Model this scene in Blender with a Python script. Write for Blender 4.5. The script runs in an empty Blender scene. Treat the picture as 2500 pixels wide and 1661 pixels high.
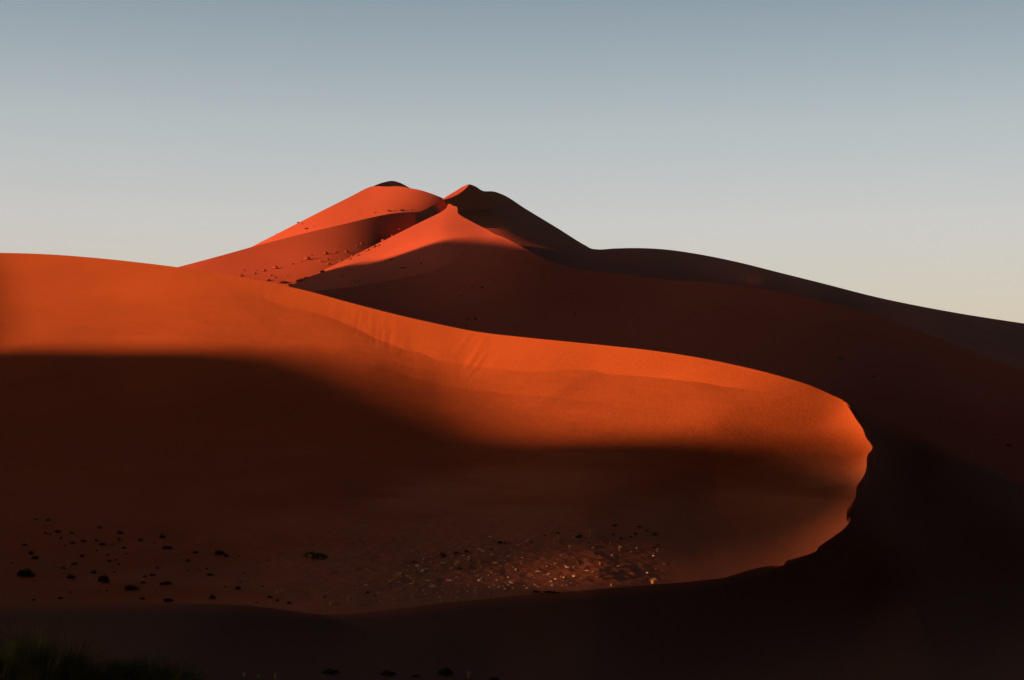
import bpy, math, random
import numpy as np
from mathutils import Vector

# ------------------------------------------------------------------ camera
sc = bpy.context.scene
F = 4665.0                       # focal length in photo pixels (2500 wide)
CX, CY, HOR = 1250.0, 830.5, 1350.0
PITCH = math.atan((HOR - CY) / F)
cam = bpy.data.objects.new('camera', bpy.data.cameras.new('camera'))
sc.collection.objects.link(cam)
cam.location = (0, 0, 0)
cam.rotation_euler = (math.pi / 2 + PITCH, 0, 0)
cam.data.sensor_width = 36.0
cam.data.lens = 36.0 * F / 2500.0
cam.data.clip_start = 0.5
cam.data.clip_end = 40000
sc.camera = cam

# ------------------------------------------------------------------ light
PHI = math.radians(20)           # how far the sun stands behind the left side
EL = math.radians(6.5)
TOSUN = Vector((-math.cos(PHI) * math.cos(EL), -math.sin(PHI) * math.cos(EL), math.sin(EL)))
sun = bpy.data.objects.new('sun', bpy.data.lights.new('sun', 'SUN'))
sc.collection.objects.link(sun)
sun.rotation_euler = TOSUN.to_track_quat('Z', 'Y').to_euler()
sun.data.energy = 5.0
sun.data.color = (1.0, 0.41, 0.17)
sun.data.angle = math.radians(0.65)

world = bpy.data.worlds.new('World')
sc.world = world
world.use_nodes = True
wn, wl = world.node_tree.nodes, world.node_tree.links
wn.clear()
# tint of the air by height: pale and warm low down, blue grey above, deep blue overhead
SKYF = [(0.0, (.4,.28,.24,1)), (.10, (.8,.54,.48,1)), (.17,(.87,.61,.555,1)), (.22, (.78,.59,.52,1)), (.29, (.52,.44,.40,1)), (.40, (.12,.12,.13,1)), (.65, (.025,.03,.04,1)), (1.0, (.015,.018,.025,1))]
sky = wn.new('ShaderNodeTexSky'); sky.sky_type = 'NISHITA'; sky.sun_disc = False
sky.sun_elevation = EL
sky.sun_rotation = math.atan2(TOSUN.x, TOSUN.y)
sky.dust_density = 2.0; sky.air_density = 1.0; sky.ozone_density = 1.5
tc = wn.new('ShaderNodeTexCoord')
sep = wn.new('ShaderNodeSeparateXYZ'); wl.new(tc.outputs['Generated'], sep.inputs[0])
ramp = wn.new('ShaderNodeValToRGB'); wl.new(sep.outputs['Z'], ramp.inputs[0])
els = ramp.color_ramp.elements
els[0].position = 0.0; els[0].color = SKYF[0][1]
els[1].position = 1.0; els[1].color = SKYF[-1][1]
for p_, c_ in SKYF[1:-1]:
    e_ = els.new(p_); e_.color = c_
dot = wn.new('ShaderNodeVectorMath'); dot.operation = 'DOT_PRODUCT'; wl.new(tc.outputs['Generated'], dot.inputs[0])
dot.inputs[1].default_value = (-.5, .866, 0)
mr = wn.new('ShaderNodeMapRange'); wl.new(dot.outputs['Value'], mr.inputs[0]); 
mr.inputs[1].default_value = -.4; mr.inputs[2].default_value = .93; mr.inputs[3].default_value = .04; mr.inputs[4].default_value = 1.75
mul = wn.new('ShaderNodeMixRGB'); mul.blend_type = 'MULTIPLY'; mul.inputs[0].default_value = 1
wl.new(sky.outputs[0], mul.inputs[1]); wl.new(ramp.outputs[0], mul.inputs[2])
bg = wn.new('ShaderNodeBackground'); bg.inputs[1].default_value = 0.115
mu2 = wn.new('ShaderNodeMixRGB'); mu2.blend_type = 'MULTIPLY'; mu2.inputs[0].default_value = 1
wl.new(mul.outputs[0], mu2.inputs[1]); wl.new(mr.outputs[0], mu2.inputs[2])
wl.new(mu2.outputs[0], bg.inputs[0])
wo = wn.new('ShaderNodeOutputWorld'); wl.new(bg.outputs[0], wo.inputs[0])
sc.view_settings.view_transform = 'Standard'
sc.view_settings.look = 'None'
sc.view_settings.exposure = 1.4
sc.view_settings.gamma = 1.0

# ------------------------------------------------------------------ maths
COSP, SINP = math.cos(PITCH), math.sin(PITCH)
def P(px, py, Y):
    """world point seen at photo pixel (px,py) standing Y metres ahead"""
    px = np.asarray(px, float); py = np.asarray(py, float); Y = np.asarray(Y, float)
    a = (px - CX) / F; b = (CY - py) / F
    dy = COSP - b * SINP; dz = SINP + b * COSP
    return np.stack([a / dy * Y, Y + 0 * a, dz / dy * Y], -1)

def tps(ctrl, lam=0.004):
    c = np.array(ctrl, float); p = c[:, :2] / 1000.0; v = np.log(c[:, 2]); n = len(c)
    def phi(r2): return np.where(r2 > 1e-12, r2 * np.log(np.maximum(r2, 1e-12)), 0)
    A = np.zeros((n + 3, n + 3))
    A[:n, :n] = phi(((p[:, None] - p[None]) ** 2).sum(-1)) + lam * np.eye(n)
    A[:n, n] = 1; A[:n, n + 1:] = p; A[n, :n] = 1; A[n + 1:, :n] = p.T
    w = np.linalg.solve(A, np.concatenate([v, np.zeros(3)]))
    def f(px, py):
        q = np.stack([np.asarray(px, float), np.asarray(py, float)], -1) / 1000.0
        sh = q.shape[:-1]; q = q.reshape(-1, 2); out = np.empty(len(q))
        for i in range(0, len(q), 20000):
            b = q[i:i + 20000]
            out[i:i + 20000] = phi(((b[:, None] - p[None]) ** 2).sum(-1)) @ w[:n] + w[n] + b @ w[n + 1:]
        return np.exp(out).reshape(sh)
    return f

def pchip(x, y, xi):
    x = np.asarray(x, float); y = np.asarray(y, float)
    h = np.diff(x); d = np.diff(y) / h; m = np.zeros_like(y)
    for i in range(1, len(x) - 1):
        if d[i - 1] * d[i] > 0:
            w1, w2 = 2 * h[i] + h[i - 1], h[i] + 2 * h[i - 1]
            m[i] = (w1 + w2) / (w1 / d[i - 1] + w2 / d[i])
    m[0], m[-1] = d[0], d[-1]
    k = np.clip(np.searchsorted(x, xi) - 1, 0, len(x) - 2)
    t = (xi - x[k]) / h[k]
    return ((2*t**3-3*t**2+1)*y[k] + (t**3-2*t**2+t)*h[k]*m[k] + (-2*t**3+3*t**2)*y[k+1] + (t**3-t**2)*h[k]*m[k+1])

def curve(pts, n):
    """smooth resampling of a polyline of k-tuples (pchip over chord length)"""
    p = np.array(pts, float)
    s = np.concatenate([[0], np.cumsum(np.linalg.norm(np.diff(p[:, :2], axis=0), axis=1))])
    si = np.linspace(0, s[-1], n)
    out = []
    for k in range(p.shape[1]):
        # cardinal spline on each coordinate
        m = np.gradient(p[:, k], s)
        j = np.clip(np.searchsorted(s, si) - 1, 0, len(s) - 2); h = s[j + 1] - s[j]; t = (si - s[j]) / h
        out.append((2*t**3-3*t**2+1)*p[j, k] + (t**3-2*t**2+t)*h*m[j] + (-2*t**3+3*t**2)*p[j+1, k] + (t**3-t**2)*h*m[j+1])
    return np.stack(out, -1)

rng = np.random.default_rng(5)
_G = rng.random((256, 256)) * 2 - 1
def noise2(x, y):
    xi = np.floor(x).astype(int); yi = np.floor(y).astype(int); fx = x - xi; fy = y - yi
    fx = fx * fx * (3 - 2 * fx); fy = fy * fy * (3 - 2 * fy)
    g = lambda a, b: _G[a % 256, b % 256]
    return (g(xi, yi) * (1 - fx) + g(xi + 1, yi) * fx) * (1 - fy) + (g(xi, yi + 1) * (1 - fx) + g(xi + 1, yi + 1) * fx) * fy
def fbm(x, y, o=4):
    r = 0; a = 1
    for k in range(o):
        r = r + a * noise2(x * 2 ** k + 17 * k, y * 2 ** k + 5 * k); a *= .5
    return r

def grids_to_mesh(name, grids, mat):
    """several (n,m,3) vertex grids become one smooth mesh; seams between grids stay creased"""
    V = []; Fc = []; off = 0
    for g in grids:
        n, m, _ = g.shape
        V.append(g.reshape(-1, 3))
        idx = np.arange(n * m).reshape(n, m) + off
        q = np.stack([idx[:-1, :-1], idx[1:, :-1], idx[1:, 1:], idx[:-1, 1:]], -1).reshape(-1, 4)
        # orient upward
        a, b, c = g[0:-1:1, 0:-1:1].reshape(-1, 3), g[1:, 0:-1].reshape(-1, 3), g[1:, 1:].reshape(-1, 3)
        nz = np.cross(b - a, c - a)[:, 2].sum()
        if nz < 0: q = q[:, ::-1]
        Fc.append(q); off += n * m
    V = np.concatenate(V); Fc = np.concatenate(Fc)
    me = bpy.data.meshes.new(name)
    me.vertices.add(len(V)); me.vertices.foreach_set('co', V.astype(np.float32).ravel())
    me.loops.add(Fc.size); me.loops.foreach_set('vertex_index', Fc.astype(np.int32).ravel())
    me.polygons.add(len(Fc)); me.polygons.foreach_set('loop_start', np.arange(0, Fc.size, 4, dtype=np.int32))
    me.polygons.foreach_set('loop_total', np.full(len(Fc), 4, np.int32))
    me.polygons.foreach_set('use_smooth', np.ones(len(Fc), bool))
    me.update(calc_edges=True); me.validate()
    me.materials.append(mat)
    o = bpy.data.objects.new(name, me); sc.collection.objects.link(o)
    return o

# ------------------------------------------------------------------ materials
def sand_material(name, c1, c2, scale, bump=0.3):
    m = bpy.data.materials.new(name); m.use_nodes = True
    n, l = m.node_tree.nodes, m.node_tree.links
    b = n['Principled BSDF']; b.inputs['Roughness'].default_value = 0.95
    b.inputs['Specular IOR Level'].default_value = 0.1
    t = n.new('ShaderNodeTexCoord')
    n1 = n.new('ShaderNodeTexNoise'); n1.inputs['Scale'].default_value = scale; n1.inputs['Detail'].default_value = 6
    l.new(t.outputs['Object'], n1.inputs['Vector'])
    r = n.new('ShaderNodeValToRGB'); l.new(n1.outputs['Fac'], r.inputs[0])
    r.color_ramp.elements[0].position = .35; r.color_ramp.elements[0].color = (*c1, 1)
    r.color_ramp.elements[1].position = .65; r.color_ramp.elements[1].color = (*c2, 1)
    n2 = n.new('ShaderNodeTexNoise'); n2.inputs['Scale'].default_value = 2.2; n2.inputs['Detail'].default_value = 8
    n2.inputs['Roughness'].default_value = .7
    l.new(t.outputs['Object'], n2.inputs['Vector'])
    mx = n.new('ShaderNodeMixRGB'); mx.blend_type = 'MULTIPLY'; mx.inputs[0].default_value = .35
    l.new(r.outputs[0], mx.inputs[1]); l.new(n2.outputs['Fac'], mx.inputs[2])
    l.new(mx.outputs[0], b.inputs['Base Color'])
    bp = n.new('ShaderNodeBump'); bp.inputs['Strength'].default_value = bump; bp.inputs['Distance'].default_value = .12
    l.new(n2.outputs['Fac'], bp.inputs['Height']); l.new(bp.outputs[0], b.inputs['Normal'])
    return m
SAND = sand_material('orange_sand', (.36, .088, .026), (.42, .102, .03), .03)
def floor_and_shade_tint(m):
    n, l = m.node_tree.nodes, m.node_tree.links
    b = n['Principled BSDF']; src = b.inputs['Base Color'].links[0].from_socket
    at = n.new('ShaderNodeAttribute'); at.attribute_name = 'soil_and_shade'; at.attribute_type = 'GEOMETRY'
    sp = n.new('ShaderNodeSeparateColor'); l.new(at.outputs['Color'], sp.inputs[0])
    a = n.new('ShaderNodeMixRGB'); l.new(sp.outputs[0], a.inputs[0]); l.new(src, a.inputs[1]); a.inputs[2].default_value = (.48, .17, .085, 1)  # pale grit, lightened further to stand in for light on the floor
    c = n.new('ShaderNodeMixRGB'); l.new(sp.outputs[1], c.inputs[0]); l.new(a.outputs[0], c.inputs[1]); c.inputs[2].default_value = (.13, .045, .02, 1)  # shade of the outer slope, painted into the sand colour
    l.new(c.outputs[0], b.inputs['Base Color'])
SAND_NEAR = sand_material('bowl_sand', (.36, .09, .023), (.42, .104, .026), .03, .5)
floor_and_shade_tint(SAND_NEAR)
SAND_FAR = sand_material('red_sand', (.40, .085, .045), (.46, .10, .052), .01)

# ------------------------------------------------------------------ near dune
def S(l, k=1.0593): return [(x * k, y * k) for x, y in l]
BACK = S([(-560,566),(-300,574),(-100,581),(0,583),(100,586),(200,593),(300,603),(407,616),(500,630),(600,648),(700,669),(800,696),
          (900,722),(1000,745),(1100,765),(1200,777),(1300,787),(1400,797),(1500,808),(1600,823),(1700,843),(1800,868),(1870,890),(1915,910)]) + [(2061,981)]
LIP = [(2061,981),(2073,997),(2090,1024),(2107,1049),(2115,1070),(2125,1083),(2130,1093),(2128,1099),(2120,1108),(2116,1120),(2116,1132),(2115,1144),(2111,1157),(2103,1171),
       (2093,1185),(2090,1198),(2089,1210),(2080,1225),(2068,1236),(2064,1243),(2066,1251),(2076,1262),(2076,1270),(2068,1283),(2055,1296),(2039,1307),
       (2020,1320),(2005,1330),(1997,1337),(1995,1343),(1981,1351),(1960,1358),(1937,1364),(1921,1369),(1914,1379),(1886,1381),(1836,1390),(1795,1403),
       (1761,1412),(1725,1416),(1700,1419),(1600,1427),(1497,1436),(1390,1444),(1285,1452),(1190,1462),(1100,1471),(1024,1480),(940,1490),(865,1498),(785,1501)]
NEARC = [(-600,598,470),(-300,607,440),(0,617,410),(440,652,370),(742,709,335),(1060,789,300),(1377,834,275),(1700,872,250),(1980,943,232),
 (2061,981,228),(2107,1049,222),(2130,1093,218),(2115,1144,210),(2089,1210,199),(2066,1251,193),(2005,1330,182),(1914,1379,173),(1795,1403,164),
 (1700,1419,158),(1497,1436,150),(1285,1452,143),(1100,1471,137),(865,1498,130),(785,1501,128),(300,1530,132),(-600,1530,135),(1950,1200,202),(1950,1110,215),(2010,1010,228),(1750,1200,207),(1750,1320,183),(1900,1300,188),(1500,1320,178),(1500,1400,158),(1300,1400,157)]
def crest_y(px): return float(np.interp(px, [p[0] for p in BACK], [p[1] for p in BACK]))
def crest_d(px): return float(pchip([-600,-300,0,440,742,1060,1377,1700,1980], [455,436,412,372,340,306,278,253,233], np.array([float(px)]))[0])
for px, zf in [(-500,2),(-100,1.5),(300,1.5),(700,1.5),(1100,1.5),(1450,2),(1750,3)]:
    yc, Yc = crest_y(px), crest_d(px); zc = (HOR - yc) / F * Yc
    Y = Yc; z = zc; nst = 200; dz = (zc - zf) / nst; nxt = .9
    for i in range(nst):
        h = (z - zf) / (zc - zf); Y -= dz / (.13 + .27 * h ** .8); z -= dz
        if h < nxt and (HOR - z / Y * F) < (1350 if px < 1500 else 1080):
            NEARC.append((px, HOR - z / Y * F, Y)); nxt -= .18
    print('col', px, round(zc), 'floor at', round(Y), [(round(c[1]), round(c[2])) for c in NEARC[-5:]])
    if px < 1500: NEARC.append((px, 1430, 1.0 * (128 + (Y - 128) * .45) ))
NEARF = tps(NEARC, .15)
n_out = 1100
lipc = curve(BACK[:-1] + LIP, n_out)
left = curve([(785,1501),(600,1520),(300,1530),(-600,1530)], 160)
left2 = curve([(-600,1530),(-600,1200),(-600,900),(-593,599.6)], 120)
outl = np.concatenate([lipc, left[1:], left2[1:]])
outl[-1] = outl[0]
C0 = np.array([1050.0, 1180.0])
r = np.linspace(0, 1, 260) ** 0.8
pix = C0 + (outl[None] - C0) * r[:, None, None]
def near_depth(px, py):
    return NEARF(px, py)
Yn = near_depth(pix[..., 0], pix[..., 1])
inner = P(pix[..., 0], pix[..., 1], Yn)
dm = (1 - r[:, None]) * np.hypot(*(outl - C0).T)[None] * Yn / F      # metres below the crest, as seen
wcr = np.clip((outl[:, 0] - 500) / 500, 0, 1) * np.clip((1960 - outl[:, 0]) / 120, 0, 1) * (outl[:, 1] < 980)
slipL = 4.6 + .5 * noise2(outl[:, 0] / 60, outl[:, 0] * 0)
q = dm / slipL[None]
inner[..., 2] -= np.clip((r[:, None] - .35) / .3, 0, 1) ** 2 * wcr[None] * .75 * np.where(q < 1, q, np.exp(-(q - 1) * .55))
wl_ = np.clip((outl[:, 1] - 950) / 50, 0, 1) * np.clip((1215 - outl[:, 1]) / 50, 0, 1) * (outl[:, 0] > 1950)
ql = dm / 4.5
inner[..., 2] -= np.clip((r[:, None] - .35) / .3, 0, 1) ** 2 * wl_[None] * .95 * ql * np.exp(1 - ql)
arc = np.concatenate([[0], np.cumsum(np.hypot(*np.diff(outl, axis=0).T))])
aa = np.repeat(arc[None], len(r), 0)
tong = np.clip(noise2(aa / 14 + q * 3.2, q * 1.3) + .4 * noise2(aa / 5 + q * 7, q * 2.5), -.6, 1)
amp = np.clip(noise2(aa / 90, aa * 0 + 3) + .45, 0, 1) * np.clip(q * 4, 0, 1) * np.clip((1.5 - q) * 2, 0, 1) * wcr[None]
inner[..., 2] += .065 * tong * amp
hum = np.clip((4 - inner[..., 2]) / 4, 0, 1) * np.clip((inner[..., 0] + 30) / 20, .15, 1) * np.clip((1 - r[:, None]) * 12, 0, 1) * np.clip((15 - inner[..., 0]) / 7, .06, 1)
inner[..., 2] += hum * (.055 * fbm(inner[..., 0] * .55, inner[..., 1] * .4, 3) + .04 * fbm(inner[..., 0] * 1.7, inner[..., 1] * 1.1, 2))
inner[..., 2] += .05 * fbm(inner[..., 0] * .15, inner[..., 1] * .15) * np.clip((1 - r[:, None]) * 6, 0, 1)

# outer slope: hump crest on the left, near arm crest, lip, then the flank seen beyond the lip
HUMP = [(-700,1481,110),(-300,1478,111),(0,1475,112),(160,1473,112.5),(318,1472,113.5),(503,1475,115.5),(600,1479,118),(679,1487,121),(740,1496,125),(785,1501,128)]
FL = [(2061,981,228),(2070,986,229.5),(2100,999,232),(2140,1017,235),(2192,1036,239),(2260,1070,245),(2350,1110,252),(2500,1180,262),(2900,1330,285)]
lip_part = lipc[np.argmin(np.hypot(lipc[:, 0] - 2061, lipc[:, 1] - 981)):]
lipY = near_depth(lip_part[:, 0], lip_part[:, 1])
hump = curve(HUMP, 260); flank = curve(FL, 160)
top = np.concatenate([hump[:-1], np.column_stack([lip_part, lipY])[::-1], flank[1:]])
OUTC = [tuple(x) for x in HUMP[:-1]] + [tuple(x) for x in FL[1:]] + [tuple(np.append(lip_part[i], lipY[i])) for i in np.linspace(0, len(lip_part) - 1, 26).astype(int)] + [
 (0,1560,98),(0,1661,80),(600,1560,106),(600,1661,86),(1200,1560,125),(1200,1661,108),(1700,1500,148),(1700,1661,124),
 (2000,1450,170),(2000,1530,158),(2100,1480,175),(1850,1500,157),(2100,1400,182),(2200,1250,209),(2300,1093,240),(2200,1150,229),(2095,1012,232),(2115,1035,231),(2135,1060,231),(2165,1100,230),(2160,1150,221),(2130,1200,210),(2250,1661,132),(2500,1661,138),(2500,1400,212),(2400,1480,188),(2500,1520,178),(2250,1500,168),(2500,1280,222),(2150,1300,190),
 (-600,2200,18),(1250,2200,20),(3000,2200,22),(-600,1661,78),(3000,1661,125),(3000,1450,200)]
OUTF = tps(OUTC, .02)
nt = len(top)
ss = np.linspace(0, 1, nt)
Yt_ = OUTF(top[:, 0], top[:, 1]); wt_ = np.zeros(nt); wt_[:len(hump) - 1] = 1; wt_[-159:] = 1
wt_ = np.convolve(np.pad(wt_, 12, mode='edge'), np.ones(25) / 25, 'valid') * (wt_ > 0)
top[:, 2] = top[:, 2] * (1 - wt_) + Yt_ * wt_
bx = pchip([0, len(hump) / nt, (nt - 160) / nt, 1], [-900, 500, 3000, 4200], ss)
by = np.full(nt, 2200.0)
v = np.linspace(0, 1, 220) ** 1.6
kk = np.exp(-.5 * (np.arange(-120, 121) / 45.0) ** 2); kk /= kk.sum()
sm = np.stack([np.convolve(np.pad(top[:, j], 120, mode='reflect', reflect_type='odd'), kk, 'valid') for j in range(2)], -1)
dec = np.exp(-v * 22)[:, None]
opx = sm[None, :, 0] + (bx - sm[:, 0])[None] * v[:, None] + (top[:, :2] - sm)[None, :, 0] * dec
opy = sm[None, :, 1] + (by - sm[:, 1])[None] * v[:, None] + (top[:, :2] - sm)[None, :, 1] * dec
Yo = OUTF(opx, opy); d0 = top[:, 2] / Yo[0]
kd = np.exp(-.5 * (np.arange(-60, 61) / 22.0) ** 2); kd /= kd.sum()
d1 = np.convolve(np.pad(d0, 60, mode='edge'), kd, 'valid')
Yo = Yo * (1 + (d0 - d1)[None] * np.exp(-v * 60)[:, None] + (d1 - 1)[None] * np.exp(-v * 10)[:, None])
outer = P(opx, opy, Yo)
ui = np.arange(nt)[None] * 1.0; vv = v[:, None]
wf = np.clip((ui - 900) / 300, 0, 1)
outer[..., 2] += (.45 * noise2(ui / 16 - vv * 30, vv * 2 + 0 * ui) + .2 * noise2(ui / 6, vv * 4 + 0 * ui)) * np.clip(vv * 30, 0, 1) * np.clip(1.2 - vv * 3, .1, 1) * wf
print('nt', nt, len(hump))

def lee(crest, dirs, prof):
    """back slope: crest (n,3), outward plan directions (n,2), prof [(distance, drop)]"""
    rows = []
    for d, h in prof:
        q = crest.copy(); q[:, :2] += dirs * d; q[:, 2] -= h; rows.append(q)
    return np.stack(rows)
def plan_normals(c, sgn=1, k=25):
    t = np.gradient(c[:, :2], axis=0)
    ker = np.ones(k) / k
    for j in range(2):
        t[:, j] = np.convolve(np.pad(t[:, j], k // 2, mode='edge'), ker, 'valid')
    nn = np.stack([-t[:, 1], t[:, 0]], -1) * sgn
    return nn / np.linalg.norm(nn, axis=1)[:, None]
ib = np.argmin(np.hypot(lipc[:, 0] - 2061, lipc[:, 1] - 981)) + 1
ib -= 8
bc = P(lipc[:ib, 0], lipc[:ib, 1], near_depth(lipc[:ib, 0], lipc[:ib, 1]))
bn = plan_normals(bc)
if bn[:, 1].mean() < 0: bn = -bn
LEE = [(0, 0), (1, .5), (4, 2.2), (10, 5.8), (25, 14.5), (50, 27), (80, 38), (120, 48), (200, 60)]
wend = np.clip((np.arange(ib) - (ib - 60)) / 60, 0, 1)[:, None]
bn = bn * (1 - wend) + np.array([[.25, .97]]) * wend
back = lee(bc, bn, LEE)
back[1:, :, 2] -= .5 * wend[None, :, 0]
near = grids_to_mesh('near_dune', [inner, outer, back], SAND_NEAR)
# pale grit and painted glow on the bowl floor, painted shade on outer slope
ic = inner.reshape(-1, 3); fn = fbm(ic[:, 0] * .12, ic[:, 1] * .12)
pale = np.clip((11 + 2.5 * fn - ic[:, 2]) / 7, 0, 1) * np.clip((ic[:, 0] + 35 + 6 * fn) / 30, .12, 1)
soil_and_shade = np.zeros((len(near.data.vertices), 4), np.float32); soil_and_shade[:, 3] = 1
soil_and_shade[:len(ic), 0] = pale
vo = np.repeat(v[:, None], nt, 1).reshape(-1); soil_and_shade[len(ic):len(ic) + len(vo), 1] = np.clip(vo * 30, 0, 1) * .9
ca = near.data.color_attributes.new('soil_and_shade', 'FLOAT_COLOR', 'POINT'); ca.data.foreach_set('color', soil_and_shade.ravel()); near['kind'] = 'structure'

# ------------------------------------------------------------------ far dunes
def sheet(top, bottom, ctrl, nu=500, nv=160, lam=0.004, back=None, warp=1.0):
    f = tps(ctrl, lam)
    t = curve(top, nu); xb = t[:, 0]
    b = np.interp(xb, [p[0] for p in bottom], [p[1] for p in bottom])
    b = np.maximum(b, t[:, 1] + 5)
    v = np.linspace(0, 1, nv) ** warp
    px = np.repeat(xb[None], nv, 0); py = t[None, :, 1] + (b - t[:, 1])[None] * v[:, None]
    Y = f(px, py); g = P(px, py, Y)
    out = [g]
    if back: 
        n = np.tile(np.array([[back[0], back[1]]]) / math.hypot(*back), (nu, 1))
        out.append(lee(g[0], n, [(0, 0), (3, 1.2), (15, 7), (60, 30), (150, 70), (300, 130), (500, 200)]))
    return out, f

# summit cap behind
CAP, CAPF = sheet([(780,520),(860,480),(913,454),(935,446),(960,442),(975,446),(1000,459),(1040,485),(1100,525)],
                  [(780,560),(1100,580)],
                  [(780,520,1750),(913,454,1800),(960,442,1850),(1000,459,1950),(1100,525,2100),(900,560,1700),(1100,580,1950)], nu=160, nv=60, back=(.3, 1))
# left summit face (A)
AF, AFF = sheet([(380,730),(500,662),(620,600),(700,559),(780,518),(860,478),(893,461),(905,456),(920,455),(945,456),(971,455),(997,459),(1028,465),(1053,473),(1076,482),(1100,494),(1140,515)],
                [(380,760),(620,680),(900,610),(1140,560)],
                [(380,730,1650),(620,600,1620),(905,456,1700),(971,455,1665),(1028,465,1630),(1076,482,1610),(1140,515,1610),
                 (620,680,1480),(800,580,1530),(950,530,1540),(1050,520,1570),(1140,560,1600)], nu=400, nv=120, lam=.02, back=(.4, 1))
# right flank behind the ridge (C)
CF, CFF = sheet([(1014,521),(1024,518),(1040,511),(1055,503),(1070,495),(1084,488),(1110,473),(1135,458),(1145,451),(1160,455),(1178,466),(1206,468),(1224,474),(1283,510),(1359,556),(1430,600),(1443,607),(1456,609),(1500,607),(1560,606),
                 (1620,609),(1700,620),(1800,640),(1900,665),(2000,690),(2150,728),(2300,758),(2500,790),(2800,830),(3100,860)],
                [(1014,565),(1120,570),(1300,680),(1500,740),(1900,780),(2300,900),(2500,980),(3100,1250)],
                [(972,524,1362),(1012,522,1405),(1040,511,1445),(1084,488,1530),(1110,473,1572),(1110,485,1550),(1145,451,1610),(1178,466,1620),(1224,474,1660),(1283,510,1670),(1359,556,1630),(1443,607,1530),(1500,607,1555),(1560,606,1590),(1700,620,1700),
                 (2000,690,1850),(2500,790,2200),(3100,860,2400),
                 (972,575,1340),(1012,560,1395),(1045,540,1450),(1070,530,1500),(1100,500,1560),(1130,520,1520),(1140,545,1450),(1170,500,1590),(1200,540,1480),(1300,600,1340),(1400,640,1220),(1500,660,1260),(1600,670,1310),(1900,705,1420),(2300,820,1300),(2500,900,1200),(3100,1200,1000),
                 (1300,680,1050),(1900,780,1250)], nu=700, nv=160, lam=.003, back=(.5, 1))
def facet(tp, bt, Yt, Yb, nu=50, nv=10):
    """small sunlit facet along a ridge, given by its upper and lower edge"""
    t = curve(tp, nu); b_ = curve(bt, nu); w = np.linspace(0, 1, nv)[:, None]
    yt = np.linspace(Yt[0], Yt[1], nu)[None]; yb = np.linspace(Yb[0], Yb[1], nu)[None]
    g = P(t[None, :, 0] * (1 - w) + b_[None, :, 0] * w, t[None, :, 1] * (1 - w) + b_[None, :, 1] * w, yt * (1 - w) + yb * w)
    return [g, lee(g[0], np.tile([[.5, .87]], (nu, 1)), [(0, 0), (15, 6), (60, 30)])]
SF = facet([(1080,487),(1084,484),(1110,468),(1135,453.5),(1146,449.5)], [(1081,488),(1090,486.5),(1112,478),(1128,468),(1144,453)], (1496, 1535), (1476, 1520))
# left spur (B)
BF, BFF = sheet([(200,714),(320,682),(440,651),(530,627),(620,602),(700,581),(790,559),(850,545),(900,533),(964,521),(1002,518),(1030,517),(1055,516),(1110,530)],
                [(200,800),(600,790),(900,640),(1110,540)],
                [(200,714,1280),(440,651,1330),(620,602,1370),(850,545,1425),(964,521,1490),(935,562,1425),(960,550,1475),(985,538,1520),(1030,517,1555),(1090,505,1610),
                 (500,690,1240),(600,690,1235),(700,690,1230),(800,660,1255),(900,610,1337),(1000,560,1470),(1090,530,1580)], nu=600, nv=160, lam=.05)
# lit cone (D)
DF, DFF = sheet([(500,800),(600,752),(700,702),(760,674),(800,655),(850,631),(900,606),(950,581),(1000,556),(1030,541),(1055,529),(1075,519),(1089,509),(1096,498),(1107,503),(1116,506),(1117,519),(1124,526),
                 (1145,538),(1181,557),(1206,571),(1232,581),(1257,594),(1283,608),(1300,617),(1334,635),(1400,665)],
                [(500,830),(900,790),(1400,760)],
                [(500,800,1030),(700,702,1170),(800,655,1205),(900,606,1250),(1000,556,1305),(1055,529,1340),(1089,508,1365),
                 (1096,498,1375),(1107,503,1355),(1117,519,1305),(1145,538,1220),(1181,557,1150),(1232,581,1020),(1300,617,885),(1400,665,950),
                 (900,660,1110),(1000,610,1130),(1000,580,1200),(1080,560,1165),(1080,585,1095),(1150,580,1060),(1000,650,1035),
                 (1100,640,960),(1200,615,935),(1000,680,965),(900,700,960),(1300,680,940),(1000,720,940),(700,760,950)], nu=900, nv=240, lam=.008)
# dark front spur and the long ridge to the right (E)
FRONT = ETOP = [(560,790),(640,755),(700,731),(767,712),(830,704),(900,695),(971,682),(1038,667),(1117,637),(1181,621),(1240,614),(1283,612),(1300,617),(1334,635),(1359,645),(1410,656),(1500,668),(1600,681),(1750,692),
        (1900,712),(2000,733),(2150,775),(2300,830),(2500,905),(2800,1010),(3100,1110)]
EC = [(560,790,800),(767,712,870),(900,695,900),(1038,667,905),(1117,637,915),(1181,621,905),(1240,614,893),(1300,617,875),(1410,656,850),(1600,681,820),(1900,712,770),(2150,775,720),(2300,830,690),(2500,905,650),(3100,1110,560),
      (1000,730,830),(1200,700,800),(1200,800,690),(1000,800,720),(1400,750,730),(1400,850,620),(1700,800,660),(1700,900,560),(2000,850,620),(2000,1000,500),(2300,950,590),(2300,1080,500),
      (2500,1050,545),(2500,1250,440),(3100,1350,400),(800,850,660),(1700,1000,480),(1200,950,540)]
EF, EFF = sheet(ETOP, [(560,900),(1000,950),(1700,1060),(2100,1200),(2500,1330),(3100,1400)], EC, nu=900, nv=260, lam=.06)
far = grids_to_mesh('far_dune', CAP + AF + CF + SF + BF + DF + EF, SAND_FAR); far['kind'] = 'structure'

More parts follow.
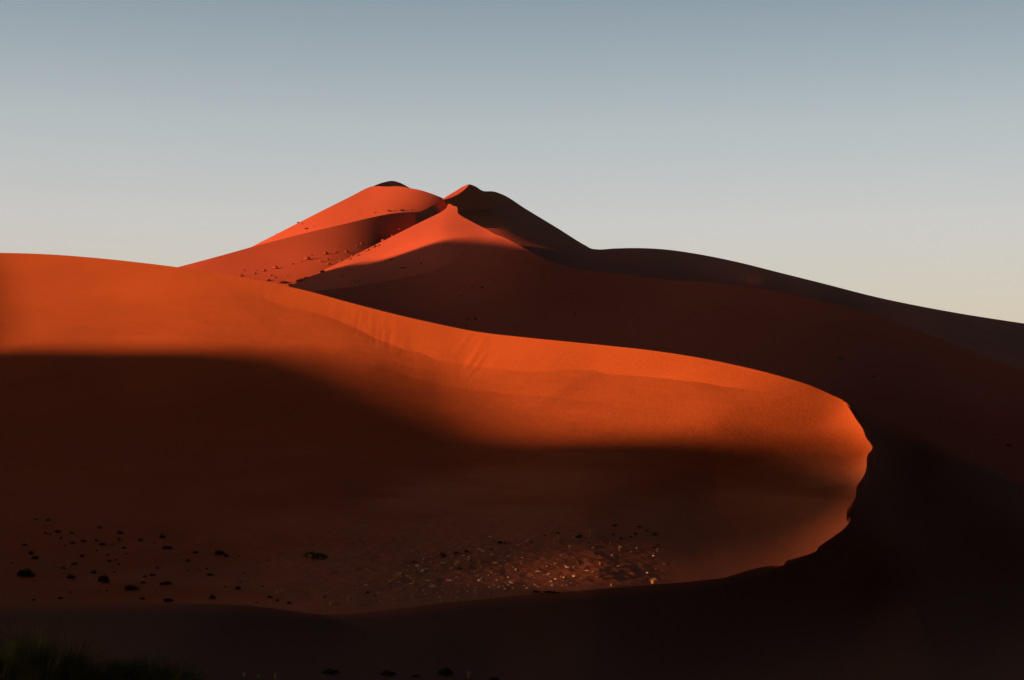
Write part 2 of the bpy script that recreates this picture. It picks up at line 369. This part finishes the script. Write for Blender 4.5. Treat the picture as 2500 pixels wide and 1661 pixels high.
# ------------------------------------------------------------------ dune out of frame to the left, the one that shades the bowl
def ts(p): return (-p[0] * math.sin(PHI) + p[1] * math.cos(PHI), -p[0] * math.cos(PHI) - p[1] * math.sin(PHI))
S0 = 450.0
EDGE = []; NEED = []
for px, py in [(0,846),(400,848),(680,852),(800,865),(920,893),(1050,940),(1180,1000),(1300,1045),(1450,1062),(1700,1062),(2000,1064)]:
    p = P(px, py, near_depth(px, py)); t, s = ts(p); EDGE.append((t, p[2] + (S0 - s) * math.tan(EL)))
for px, py in [(760,690),(900,630),(1000,595),(1080,580),(1206,586)]:
    p = P(px, py, DFF(px, py)); t, s = ts(p); EDGE.append((t, p[2] + (S0 - s) * math.tan(EL)))
EDGE.sort()
print('EDGE', [(round(a), round(b)) for a, b in EDGE])
env = {}
for px in range(1320, 2500, 40):
    y0 = float(np.interp(px, [c[0] for c in FRONT], [c[1] for c in FRONT]))
    for py in np.arange(y0, 1200, 20):
        p = P(px, py, EFF(px, py)); t, s = ts(p)
        if t > 436: env[round(t / 15)] = max(env.get(round(t / 15), 0), p[2] + (S0 - s) * math.tan(EL))
NEED = [(k * 15, h_ + 6) for k, h_ in env.items() if k * 15 < 860]
print('NEED', sorted((a_, round(b_)) for a_, b_ in NEED))
K = [(-400, 60), (60, 76), (100, 74), (120, 69), (131, 57.6), (140, 56.9), (147, 58.7), (153, 60.9), (165, 66), (177, 73), (186, 74.5), (191, 76.5)] + EDGE + NEED + [(1165, 252), (1240, 245), (1320, 255), (1400, 290), (1489, 340), (1568, 320), (1610, 290), (1900, 150), (2600, 120)]
K = sorted(K); kt = np.array([k[0] for k in K]); kh = np.array([k[1] for k in K])
tt = np.linspace(-400, 2600, 2000)
hh = np.interp(tt, kt, kh)
ker = np.exp(-.5 * (np.arange(-30, 31) / 1.5) ** 2); ker /= ker.sum()
kf = np.exp(-.5 * (np.arange(-60, 61) / 16.0) ** 2); kf /= kf.sum()
hf = np.convolve(np.pad(hh, 60, mode='edge'), kf, 'valid')
hh = np.convolve(np.pad(hh, 30, mode='edge'), ker, 'valid')
wf_ = np.clip((tt - 600) / 300, 0, 1); hh = hh * (1 - wf_) + hf * wf_
perp = np.array([-math.sin(PHI), math.cos(PHI)]); ths = np.array([-math.cos(PHI), -math.sin(PHI)])
rows = []
for d, k in [(-1.9, 0), (-1.6, .08), (-1.2, .28), (-.8, .52), (-.4, .76), (-.1, .95), (0, 1), (.1, .93), (.6, .6), (1.2, .25), (1.8, .05), (2.2, 0)]:
    xy = tt[:, None] * perp + (S0 + (d * hh)[:, None]) * ths
    rows.append(np.column_stack([xy, -17 + (hh + 17) * k - .5]))
side = grids_to_mesh('side_dune', [np.stack(rows)], SAND); side['kind'] = 'structure'

# ------------------------------------------------------------------ ground
gx = np.concatenate([-np.geomspace(60, 15000, 40)[::-1], np.linspace(-50, 50, 12), np.geomspace(60, 15000, 40)])
X, Yg = np.meshgrid(gx, gx)
Z = -18 + 1.5 * fbm(X * .004, Yg * .004)
ground = grids_to_mesh('ground', [np.stack([X, Yg, Z], -1)], SAND); ground['kind'] = 'structure'

# ------------------------------------------------------------------ plants and stones
random.seed(11)
def mat(name, col, rough=.8, var=.25, scale=3.0):
    m = bpy.data.materials.new(name); m.use_nodes = True
    n, l = m.node_tree.nodes, m.node_tree.links; b = n['Principled BSDF']
    b.inputs['Roughness'].default_value = rough; b.inputs['Specular IOR Level'].default_value = .2
    t = n.new('ShaderNodeTexCoord'); x = n.new('ShaderNodeTexNoise'); x.inputs['Scale'].default_value = scale
    l.new(t.outputs['Object'], x.inputs['Vector'])
    r_ = n.new('ShaderNodeValToRGB'); l.new(x.outputs['Fac'], r_.inputs[0])
    r_.color_ramp.elements[0].position = .35; r_.color_ramp.elements[0].color = (*[c * (1 - var) for c in col], 1)
    r_.color_ramp.elements[1].position = .65; r_.color_ramp.elements[1].color = (*[c * (1 + var) for c in col], 1)
    l.new(r_.outputs[0], b.inputs['Base Color'])
    return m
M_DARK = mat('dark_foliage', (.022, .032, .014))
M_GREEN = mat('green_foliage', (.04, .065, .02))
M_STRAW = mat('dry_straw', (.72, .5, .22), var=.25)
M_BUSH = mat('bush_green', (.17, .20, .07), var=.5, scale=1.2)
M_STONE = mat('pale_stone', (.70, .54, .41), var=.35, scale=6)
M_WOOD = mat('grey_twig', (.16, .11, .07))

def link_mesh(name, V, Fa, m, smooth=False):
    me = bpy.data.meshes.new(name); me.from_pydata([tuple(p) for p in V], [], Fa); me.materials.append(m)
    if smooth: me.polygons.foreach_set('use_smooth', [True] * len(Fa))
    me.update(); return me
def leaf_cloud(n, w, h, ls, lump=3, upright=.4):
    """leaf faces spread through a lumpy dome of radius w and height h"""
    V, Fa = [], []
    cs = [(random.uniform(-.55, .55) * w, random.uniform(-.5, .5) * w, random.uniform(.45, 1)) for _ in range(lump)]
    for i in range(n):
        cx, cy, ch = random.choice(cs); rr = w * .62 * random.random() ** .5; a = random.uniform(0, 2 * math.pi)
        x = cx + rr * math.cos(a); y = cy + rr * math.sin(a)
        top = ch * h * math.sqrt(max(0, 1 - (rr / (w * .66)) ** 2)) + .02 * h
        z = top * random.random() ** .45
        d = Vector((random.gauss(0, 1), random.gauss(0, 1), random.gauss(upright, .8))).normalized()
        e = d.cross(Vector((random.gauss(0, 1), random.gauss(0, 1), random.gauss(0, 1)))).normalized()
        L = ls * random.uniform(.6, 1.5); p = Vector((x, y, z)); k = len(V)
        V += [p, p + d * L * .5 + e * L * .22, p + d * L, p + d * L * .5 - e * L * .22]; Fa.append((k, k + 1, k + 2, k + 3))
    return V, Fa
def blade_fan(n, w, h, bw, bend=.4, spread=.5):
    V, Fa = [], []
    for i in range(n):
        a = random.uniform(0, 2 * math.pi); r0 = w * .35 * random.random(); b = Vector((r0 * math.cos(a), r0 * math.sin(a), 0))
        lean = Vector((math.cos(a), math.sin(a), 0)) * random.uniform(.1, 1) * spread; L = h * random.uniform(.5, 1.05)
        sd = Vector((-math.sin(a), math.cos(a), 0)) * bw; k = len(V); prev = None
        for j in range(4):
            t = j / 3; p = b + lean * w * t * (1 + bend * t) * 1.2 + Vector((0, 0, L * (t - .25 * bend * t * t)))
            ww = sd * (1 - t * .9); V += [p - ww, p + ww]
            if j: Fa.append((k + 2 * j - 2, k + 2 * j - 1, k + 2 * j + 1, k + 2 * j))
    return V, Fa
def twig_fan(n, w, h, tw):
    V, Fa = [], []
    for i in range(n):
        a = random.uniform(0, 2 * math.pi); d = Vector((math.cos(a) * random.uniform(.1, .9) * w, math.sin(a) * random.uniform(.1, .9) * w, h * random.uniform(.5, .95)))
        m_ = d * .5 + Vector((random.gauss(0, .06), random.gauss(0, .06), .05)) * w
        pts = [Vector((0, 0, -.03)), m_, d]; k = len(V)
        for j, p in enumerate(pts):
            rr = tw * (1 - j * .4)
            for q in range(3): V.append(p + Vector((math.cos(q * 2.09) * rr, math.sin(q * 2.09) * rr, 0)))
            if j:
                for q in range(3): Fa.append((k + 3 * j - 3 + q, k + 3 * j - 3 + (q + 1) % 3, k + 3 * j + (q + 1) % 3, k + 3 * j + q))
    return V, Fa
import bmesh
def stone_mesh(i):
    bm = bmesh.new(); bmesh.ops.create_icosphere(bm, subdivisions=2, radius=.5)
    ax = [Vector((random.gauss(0, 1), random.gauss(0, 1), random.gauss(0, 1))).normalized() for _ in range(7)]; lim = [random.uniform(.26, .42) for _ in ax]
    for v_ in bm.verts:
        for a_, l_ in zip(ax, lim):
            d = v_.co.dot(a_)
            if d > l_: v_.co -= a_ * (d - l_)
        v_.co.z *= .62; v_.co.x *= random.uniform(.97, 1.03); v_.co.z += .12
    me = bpy.data.meshes.new('stone'); bm.to_mesh(me); bm.free(); me.materials.append(M_STONE); return me
def dome_mesh():
    V, Fa = [], []; n, m_ = 14, 24
    for i in range(n + 1):
        for j in range(m_):
            a = 2 * math.pi * j / m_; rr = i / n; h = .5 * (1 + math.cos(math.pi * rr)) * (1 + .18 * math.sin(3 * a + 1) * rr)
            V.append((rr * math.cos(a) * (1.35 if math.cos(a) > 0 else .8), rr * math.sin(a) * .7, h * .42 - .04))
    for i in range(n):
        for j in range(m_): Fa.append((i * m_ + j, i * m_ + (j + 1) % m_, (i + 1) * m_ + (j + 1) % m_, (i + 1) * m_ + j))
    return link_mesh('mound', V, Fa, SAND_FAR, True)

# unit-sized kinds (about one metre across)
LEAFY = [link_mesh('foliage', *leaf_cloud(420, .5, .55, .11, k), M_DARK) for k in (2, 3, 4, 5)]
LEAFG = [link_mesh('foliage', *leaf_cloud(320, .5, .7, .12, 2), M_GREEN)]
STEMS = link_mesh('stems', *twig_fan(16, .5, .5, .012), M_WOOD)
STRAW = [link_mesh('blades', *blade_fan(110, .5, hh_, .016), M_STRAW) for hh_ in (.7, 1.0, 1.6)]
STONES = [stone_mesh(i) for i in range(7)]
DOME = dome_mesh()

def screen(g):
    q = g.reshape(-1, 3); f = q[:, 1] * COSP + q[:, 2] * SINP
    return q, CX + q[:, 0] / f * F, CY - (q[:, 2] * COSP - q[:, 1] * SINP) / f * F
SURF = {k: screen(g) for k, g in {'bowl': inner, 'fore': outer, 'A': AF[0], 'B': BF[0], 'D': DF[0], 'E': EF[0]}.items()}
def on(surf, px, py):
    q, sx, sy = SURF[surf]; i = np.argmin((sx - px) ** 2 + (sy - py) ** 2); return Vector(q[i].tolist())
def tag(o, label, cat, group=None):
    o['label'] = label; o['category'] = cat
    if group: o['group'] = group
def single(name, me, surf, px, py, w, label, cat, group=None, hs=1.0, sink=.04):
    """w = width in photo pixels"""
    p = on(surf, px, py); s_ = w / F * p.y
    o = bpy.data.objects.new(name, me); sc.collection.objects.link(o)
    o.location = p - Vector((0, 0, sink * s_)); o.scale = (s_, s_, s_ * hs); o.rotation_euler = (0, 0, random.uniform(0, 6.28))
    tag(o, label, cat, group); return o
def shrub(surf, px, py, w, label, group=None, hs=1.0, green=False, lobes=1):
    """a larger shrub: foliage and stems under an Empty at its base"""
    p = on(surf, px, py); s_ = w / F * p.y
    root = bpy.data.objects.new('desert_shrub', None); sc.collection.objects.link(root); root.location = p
    root.empty_display_size = .2; tag(root, label, 'shrub', group)
    f = bpy.data.objects.new('foliage', (LEAFG if green else LEAFY)[random.randrange(1 if green else 4)]); sc.collection.objects.link(f); f.parent = root
    f.scale = (s_, s_ * .8, s_ * hs); f.location = (0, 0, -.03 * s_)
    t_ = bpy.data.objects.new('stems', STEMS); sc.collection.objects.link(t_); t_.parent = root; t_.scale = (s_ * .95, s_ * .8, s_ * hs)
    return root

def C4(x, y): return x * .2648, 1250 + y * .2648
def C5(x, y): return 600 + x * .2648, 1250 + y * .2648
def C6(x, y): return 1100 + x * .2648, 1150 + y * .2648
# named shrubs of the bowl floor: (px, py, width px, height factor, green, label)
BIG = [
 (*C4(2020,398),30,.75,0,'dark two-humped shrub highest on the lower left bowl slope'),
 (*C4(2088,418),12,.8,0,'little dark shrub touching the right foot of the two-humped shrub'),
 (*C4(955,652),40,.65,0,'wide black dome-shaped shrub lowest left on the bowl floor'),
 (*C4(1190,730),36,.75,0,'black peaked shrub right of and below the wide dome-shaped shrub'),
 (*C4(1520,675),34,.5,0,'ragged spreading dark shrub with bare twigs above the dune crest'),
 (*C4(1535,828),28,.6,0,'round black shrub half hidden behind the front dune crest'),
 (*C4(1972,805),18,.9,0,'small round black shrub just behind the front dune crest, right of the half hidden one'),
 (*C4(2200,725),20,.6,0,'dark green oval shrub on the bowl floor left of the pale stone patch'),
 (*C4(665,625),24,.7,0,'black shrub left of the wide dome-shaped shrub on the bowl floor'),
 (*C4(250,595),58,.45,0,'broad low dark shrub at the far left of the bowl floor'),
 (*C4(1530,345),27,.6,0,'dark shrub with a pale stalk standing out of its top'),
 (*C4(1505,252),18,.8,0,'round dark shrub just above the shrub with the pale stalk'),
 (*C4(1930,592),19,.6,0,'flat dark shrub below the two-humped shrub on the open sand'),
 (*C4(950,305),20,.6,0,'dark oval shrub upper left on the bowl slope'),
 (*C4(1100,212),18,.8,0,'grey green shrub above the dark oval shrub on the bowl slope'),
 (*C4(1395,592),17,.6,0,'small dark shrub above the pale topped tuft on the bowl floor'),
 (*C5(620,425),54,.42,1,'largest dark green spreading shrub, alone on the middle bowl slope'),
 (*C5(230,793),16,.6,0,'dark green low shrub left of the two pale tufts near the crest'),
 (*C5(298,825),13,.6,0,'small black shrub right below the dark green low shrub near the crest'),
 (*C5(1810,428),14,1.3,1,'upright yellow green shrub on the upper edge of the stone patch'),
 (*C5(1550,470),13,.5,1,'flat green shrub just above the stone patch, left of the upright one'),
 (*C6(1175,620),24,.6,0,'dark double shrub between the two straw yellow tufts'),
 (*C6(1508,512),19,.55,0,'dark shrub highest at the right end of the bowl floor'),
 (*C6(1737,523),15,.5,0,'dark flat shrub to the right of the highest shrub at the right end'),
 (*C6(1875,600),17,.75,1,'blocky dark green shrub farthest right on the bowl floor'),
 (*C6(1905,698),13,.8,1,'green shrub below the blocky shrub farthest right'),
 (*C6(1708,586),13,.5,0,'low dark shrub left of the blocky dark green shrub'),
 (*C6(450,668),13,.6,0,'left one of the pair of touching dark shrubs above the stone patch'),
 (*C6(502,670),10,.5,0,'right one of the pair of touching dark shrubs above the stone patch'),
 (*C6(155,750),11,.7,0,'single dark shrub left of the touching pair above the stone patch'),
 (*C6(905,1128),44,.25,0,'long low dark scrub clump lying along the crest below the stones'),
 (*C6(800,1126),26,.3,0,'shorter brown scrub clump at the left end of the long crest clump'),
]
for px, py, w, hs, g, lab in BIG: shrub('bowl', px, py, w * 1.05, lab, 'larger shrubs on the bowl floor', hs * 1.35, bool(g))
SML = [C4(*c[:2]) + (c[2] * .2648,) for c in [(330,70,40),(440,85,50),(520,190,60),(655,205,45),(555,243,40),(925,160,50),(1100,260,40),(1280,260,45),(1430,286,28),(905,272,38),(1040,311,30),
   (655,298,50),(770,275,60),(1138,342,50),(1175,391,28),(1800,384,50),(2210,414,24),(1740,463,46),(990,404,34),(1000,462,42),(1055,446,30),(1085,491,30),(760,416,50),(230,308,50),(285,400,60),
   (335,445,70),(860,566,55),(1050,563,30),(1440,518,42),(1720,548,25),(1825,538,25),(1905,533,30),(1335,603,40),(1325,662,48),(1715,611,18),(2085,696,32),(2208,629,22),(2220,658,25),(2255,573,25),
   (1315,810,50),(560,800,50),(690,490,60),(575,528,40),(1490,460,18),(1435,455,18),(905,746,22),(980,736,25),(640,750,30),(320,820,40),(590,322,30),(900,358,22),(1630,405,18),(120,480,30),(420,208,40),(470,210,34)]]
SML += [C5(*c[:2]) + (c[2] * .2648,) for c in [(2040,370,44),(1940,384,30),(2335,285,48),(720,788,34),(1975,526,40),(1190,773,30),(385,846,45),(215,448,30),(105,471,20),(2265,348,24),(1720,415,28),(1120,750,30),(100,840,26),(155,688,30),(2180,468,30)]]
SML += [C6(*c[:2]) + (c[2] * .2648,) for c in [(870,600,42),(1800,558,30),(1665,612,34),(1500,594,34),(1575,628,40),(50,762,34),(1275,667,32),(1350,702,28),(1365,829,24),(985,583,40),(750,663,20),(375,725,28),(1875,714,30),(1845,955,16),(1813,995,20),(1760,690,22)]]
for px, py, w in SML:
    single('desert_shrub', random.choice(LEAFY), 'bowl', px, py, w * 1.1, 'small dark shrub, one of the many specks scattered over the bowl floor', 'shrub', 'small dark shrubs dotted over the bowl floor', random.uniform(.8, 1.2))
TUFTS = [
 (*C4(645,492),13,1,'pinkish pale grass tuft at the far left of the bowl floor'),
 (*C4(465,510),9,1,'fainter pale grass tuft left of the pinkish tuft'),
 (*C4(825,640),7,2,'thin upright pale tuft beside the wide dome-shaped black shrub'),
 (*C4(1320,642),12,0,'short pale topped tuft among the dark shrubs of the left floor'),
 (*C4(1552,328),5,2,'pale stalk of dry grass sticking out of a dark shrub'),
 (*C5(785,858),17,0,'round straw tuft close to the crest left of the stones'),
 (*C5(960,830),18,1,'spiky straw tuft with a dark foot beside the round straw tuft'),
 (*C5(335,748),10,1,'right one of two pale tufts left of the stones near the crest'),
 (*C5(287,750),9,1,'left one of two pale tufts left of the stones near the crest'),
 (*C5(1395,612),24,0,'wide arching straw tuft casting a dark shadow at the stone patch edge'),
 (*C5(1550,676),13,2,'bright ochre upright tuft right of the wide arching tuft'),
 (*C5(1945,500),12,1,'pale forked tuft in the upper stone patch'),
 (*C6(995,625),13,1,'rounded yellow tuft at the top edge of the stone patch'),
 (*C6(957,665),9,2,'leaning yellow stalks under the rounded yellow tuft'),
 (*C6(1295,602),11,2,'upright orange straw tuft right of the dark double shrub'),
 (*C6(1098,725),8,2,'slim pale tuft below the dark double shrub'),
 (*C6(1558,740),9,2,'pointed pale tuft right of the stone patch'),
 (*C6(1473,690),6,2,'tiny pale tuft left of the pointed pale tuft'),
 (*C6(1905,742),9,1,'reddish pale tuft below the rightmost green shrub'),
 (*C6(1375,870),6,2,'thin pale stalk standing at the right edge of the stones'),
 (*C6(1480,1064),9,1,'small straw tuft on the crest right of the stones'),
 (*C6(1870,1035),20,0,'long lying straw stalks on the crest, farthest right'),
 (*C6(60,875),14,1,'bright straw tuft in the left upper stone patch'),
]
for px, py, w, k, lab in TUFTS: single('grass_tuft', STRAW[k], 'bowl', px, py, w * 1.15, lab, 'grass tuft', 'dry grass tufts on the bowl floor')
# pale stones
def inside(x, y, poly):
    c = False
    for i in range(len(poly)):
        (x1, y1), (x2, y2) = poly[i - 1], poly[i]
        if (y1 > y) != (y2 > y) and x < (x2 - x1) * (y - y1) / (y2 - y1) + x1: c = not c
    return c
PATCH = [(945,1395),(1010,1370),(1130,1335),(1270,1312),(1420,1318),(1475,1350),(1470,1395),(1400,1430),(1290,1446),(1150,1460),(1030,1474),(940,1462)]
WIDE = [(700,1410),(840,1380),(1000,1345),(1180,1305),(1360,1298),(1520,1315),(1620,1340),(1640,1390),(1560,1420),(1400,1436),(1240,1450),(1040,1472),(860,1480)]
nst = 0
while nst < 270:
    core = nst < 190
    x = random.uniform(700, 1640); y = random.uniform(1298, 1480)
    if not inside(x, y, PATCH if core else WIDE): continue
    if core and random.random() > .45 + .55 * math.exp(-((x - 1120) / 160) ** 2) and y < 1400: continue
    w = random.choice([3, 4, 5, 6, 7, 9, 12]) * random.uniform(.8, 1.25) * (1 if core else .75)
    o = single('stone', random.choice(STONES), 'bowl', x, y, w, 'small pale stone, one of the hundreds strewn over the bowl floor', 'stone', 'pale stones strewn over the bowl floor', random.uniform(.7, 1.3), .1)
    o.scale.x *= random.uniform(.8, 1.7); nst += 1
for px, py, w, hs, lab in [(*C5(1900,627),26,.5,'largest pale slab, flat and long, in the left part of the stone patch'),(*C5(1720,690),20,.8,'knobbly pale boulder left below the largest slab'),
    (*C5(1650,722),18,.6,'brown tinged pale boulder left of the knobbly boulder'),(*C5(1200,568),10,.9,'solitary pale stone upper left of the stone patch'),
    (*C6(445,1070),12,.8,'white rounded stone near the crest in the lower stone patch'),(*C6(690,652),12,.6,'pale stone alone above the stone patch'),
    (*C6(235,930),16,.6,'pale pointed stone in the middle left of the stone patch'),(*C6(220,1105),12,.6,'pale stone beside a dark scrub on the crest')]:
    single('boulder', random.choice(STONES), 'bowl', px, py, w, lab, 'boulder', 'larger stones in the stone patch', hs, .1)

# sand mounds held by shrubs on the far dune
def G1(x, y): return 400 + x * .2551, 400 + y * .2551
def G2(x, y): return 900 + x * .2551, 400 + y * .2551
def surf_far(px, py):
    best = None
    for k in ('A', 'B', 'D', 'E'):
        q, sx, sy = SURF[k]; d = (sx - px) ** 2 + (sy - py) ** 2; i = np.argmin(d)
        if d[i] < 9 and (best is None or q[i][1] < best[0]): best = (q[i][1], k)
    return best[1] if best else 'B'
MO = [(735,1077,60),(1065,1003,80),(955,1030,55),(870,1058,50),(1230,966,40),(1365,918,90),(1310,943,30),(1545,866,70),(1640,853,40),(1745,850,60),(1495,940,50),(1560,922,50),(1020,1072,40),(1060,1095,40),
      (1175,1077,40),(1575,965,50),(1685,937,50),(1800,890,50),(1890,768,50),(1840,795,40),(1670,800,35),(2185,690,50),(2250,640,60),(2090,735,60),(2010,805,70),(1860,885,50),(1780,920,50),(1945,762,25),(760,1027,40),(880,1027,30),
      (1950,835,60),(2050,790,60),(1740,905,40),(1405,880,36),(1650,840,30),(1720,1075,30)]
MLAB = {1: 'sand mound with a dark shadow, large, in the row low on the lit far slope', 5: 'largest sand mound on the lit slope of the far dune, capped by a shrub', 7: 'round sand mound right above the largest one on the far slope',
        9: 'round sand mound at the right end of the upper row on the far slope', 0: 'lowest left dark sand mound just above the near dune crest', 22: 'highest sand mound in the gully of the far dune'}
for i, (x, y, w) in enumerate(MO):
    px, py = G1(x, y); k = surf_far(px, py); p = on(k, px, py); s_ = w * .2551 / F * p.y * .55
    root = bpy.data.objects.new('sand_mound', None); sc.collection.objects.link(root); root.location = p; root.empty_display_size = 1
    tag(root, MLAB.get(i, 'small shrub-topped sand mound, one of the swarm on the lit slope of the far dune'), 'sand mound', 'sand mounds on the lit slope of the far dune')
    d = bpy.data.objects.new('mound', DOME); sc.collection.objects.link(d); d.parent = root; d.scale = (s_, s_, s_ * 1.5); d.rotation_euler = (0, 0, random.uniform(-.3, .3))
    f = bpy.data.objects.new('shrub', random.choice(LEAFY)); sc.collection.objects.link(f); f.parent = root; f.scale = (s_ * .8, s_ * .7, s_ * .5); f.location = (s_ * .35, 0, s_ * .4)
FB = [(G1(1010,1125),15,'dark round shrub where the far slope meets the near crest'),(G1(1140,1150),28,'wide dark green shrub just above the near crest'),(G1(1210,1165),18,'grey green shrub at the right of the wide dark one, above the near crest'),
      (G1(1300,1130),30,'long dark green shrub in the row climbing the far slope'),(G1(1362,1100),18,'shrub at the upper end of the long dark green one'),(G1(1520,1045),20,'highest green shrub of the row along the shadow edge of the far slope'),
      (G1(2180,920),15,'dark shrub alone in the shaded slope under the lit stripe')]
for (px, py), w, lab in FB: shrub(surf_far(px, py), px, py, w, lab, 'larger shrubs on the far dune', .7)
FS = [G1(*c[:2]) + (c[2] * .2551,) for c in [(1835,1140,28),(1880,1125,24),(2310,1000,50),(1770,1022,28),(1355,1200,22),(1355,1135,22),(1640,1040,18),(1500,1105,26),(2110,930,16),(1700,1085,22),(1280,570,34),(1325,578,24),(1370,625,44),(1440,603,20),
      (1080,672,16),(1245,670,12),(1030,702,12),(935,752,12),(1875,485,20),(1858,530,12),(2145,452,28),(2175,460,34),(2215,452,24),(2285,454,46),(2020,468,26)]]
FS += [G2(*c[:2]) + (c[2] * .2551,) for c in [(320,452,48),(420,447,30),(500,960,36),(330,1005,40),(890,875,28),(370,1085,22),(1085,1185,40),(1200,1130,30),(990,1190,28),(890,1270,34),(825,1490,26),(950,1490,38),(1020,1490,42),(945,1560,38),(1980,1437,28)]]
FS += [(1400 + x * .4661, 550 + y * .4661, w * .4661) for x, y, w in [(1578,797,22),(8,465,16),(35,575,8),(1845,1045,12),(1830,1065,12),(2285,1160,40)]]
for px, py, w in FS:
    single('desert_shrub', random.choice(LEAFY), surf_far(px, py), px, py, w, 'tiny dark shrub, one of the specks scattered over the far dune', 'shrub', 'tiny shrubs scattered over the far dune', .8)
shrub('E', 2049, 879, 17, 'dark green shrub alone on the black right slope behind the near dune', None, .9, True)

# foreground bushes at the lower left
def bush(px, py, wpx, hpx, label, nb, twigs):
    p = on('fore', px, py); w = wpx / F * p.y; h = hpx / F * p.y
    root = bpy.data.objects.new('grassy_bush', None); sc.collection.objects.link(root); root.location = p; root.empty_display_size = .3
    tag(root, label, 'bush', 'grassy bushes in the foreground')
    V, Fa = [], []
    for i in range(nb):
        a = random.uniform(0, 6.283); rr = random.random() ** .6 * .5; x = rr * math.cos(a) * w; y = rr * math.sin(a) * w * .5
        L = h * (1 - 1.2 * rr * rr + .35 * noise2(np.array(x * 2.2), np.array(y * 2.2 + nb)).item()) * random.uniform(.3, 1.0) * (1.25 if random.random() < .05 else 1); ln = Vector((x * .35 + random.gauss(0, .24) * h, random.gauss(0, .16) * h, L))
        sd = Vector((random.gauss(0, 1), random.gauss(0, 1), 0)).normalized() * .011; b = Vector((x, y, -.05)); k = len(V)
        mid = b + ln * .55 + Vector((0, 0, .06 * L)); V += [b - sd, b + sd, mid - sd * .8, mid + sd * .8, b + ln]
        Fa += [(k, k + 1, k + 3, k + 2), (k + 2, k + 3, k + 4)]
    f = bpy.data.objects.new('foliage', link_mesh('foliage', V, Fa, M_BUSH)); sc.collection.objects.link(f); f.parent = root
    V, Fa = twig_fan(twigs, w * .5, h * 1.25, .012)
    t_ = bpy.data.objects.new('twigs', link_mesh('twigs', V, Fa, M_STRAWD)); sc.collection.objects.link(t_); t_.parent = root
M_STRAWD = mat('dry_twig', (.30, .27, .10))
bush(60, 1690, 300, 165, 'large dark green grassy bush filling the bottom left corner', 5200, 30)
bush(345, 1690, 240, 95, 'lower dark green grassy bush right of the large corner bush', 3600, 26)
for px, py, w, lab in [(598,1655,10,'faint pale stalks at the bottom edge just right of the bushes'),(633,1657,8,'small white tuft, middle of three on the bottom edge'),(670,1659,11,'largest white tuft, rightmost of three on the bottom edge'),(1143,1659,14,'pale stalks between dark shrubs at the bottom edge')]:
    single('grass_tuft', STRAW[2], 'fore', px, py, w, lab, 'grass tuft', 'pale tufts along the bottom edge')
for px, py, w, lab in [(812,1646,50,'leftmost dark shrub along the bottom edge'),(955,1650,46,'second dark shrub along the bottom edge'),(1012,1652,26,'smallest dark shrub along the bottom edge'),(1090,1648,56,'widest dark shrub along the bottom edge'),(1204,1660,30,'rightmost dark shrub along the bottom edge')]:
    shrub('fore', px, py, w, lab, 'dark shrubs along the bottom edge', .6)

# ------------------------------------------------------------------ thin dusty air
hz = bpy.data.materials.new('haze'); hz.use_nodes = True
hn = hz.node_tree.nodes; hn.clear()
pv = hn.new('ShaderNodeVolumePrincipled'); pv.inputs['Density'].default_value = 1.1e-5; pv.inputs['Color'].default_value = (.55, .72, 1, 1)
ho = hn.new('ShaderNodeOutputMaterial'); hz.node_tree.links.new(pv.outputs[0], ho.inputs['Volume'])
x0, y0, z0, x1, y1, z1 = -15100, -15100, -25, 15100, 15100, 440
V = [(x0,y0,z0),(x1,y0,z0),(x1,y1,z0),(x0,y1,z0),(x0,y0,z1),(x1,y0,z1),(x1,y1,z1),(x0,y1,z1)]
haze = bpy.data.objects.new('haze', link_mesh('haze', V, [(0,3,2,1),(4,5,6,7),(0,1,5,4),(1,2,6,5),(2,3,7,6),(3,0,4,7)], hz))
sc.collection.objects.link(haze); haze['kind'] = 'stuff'
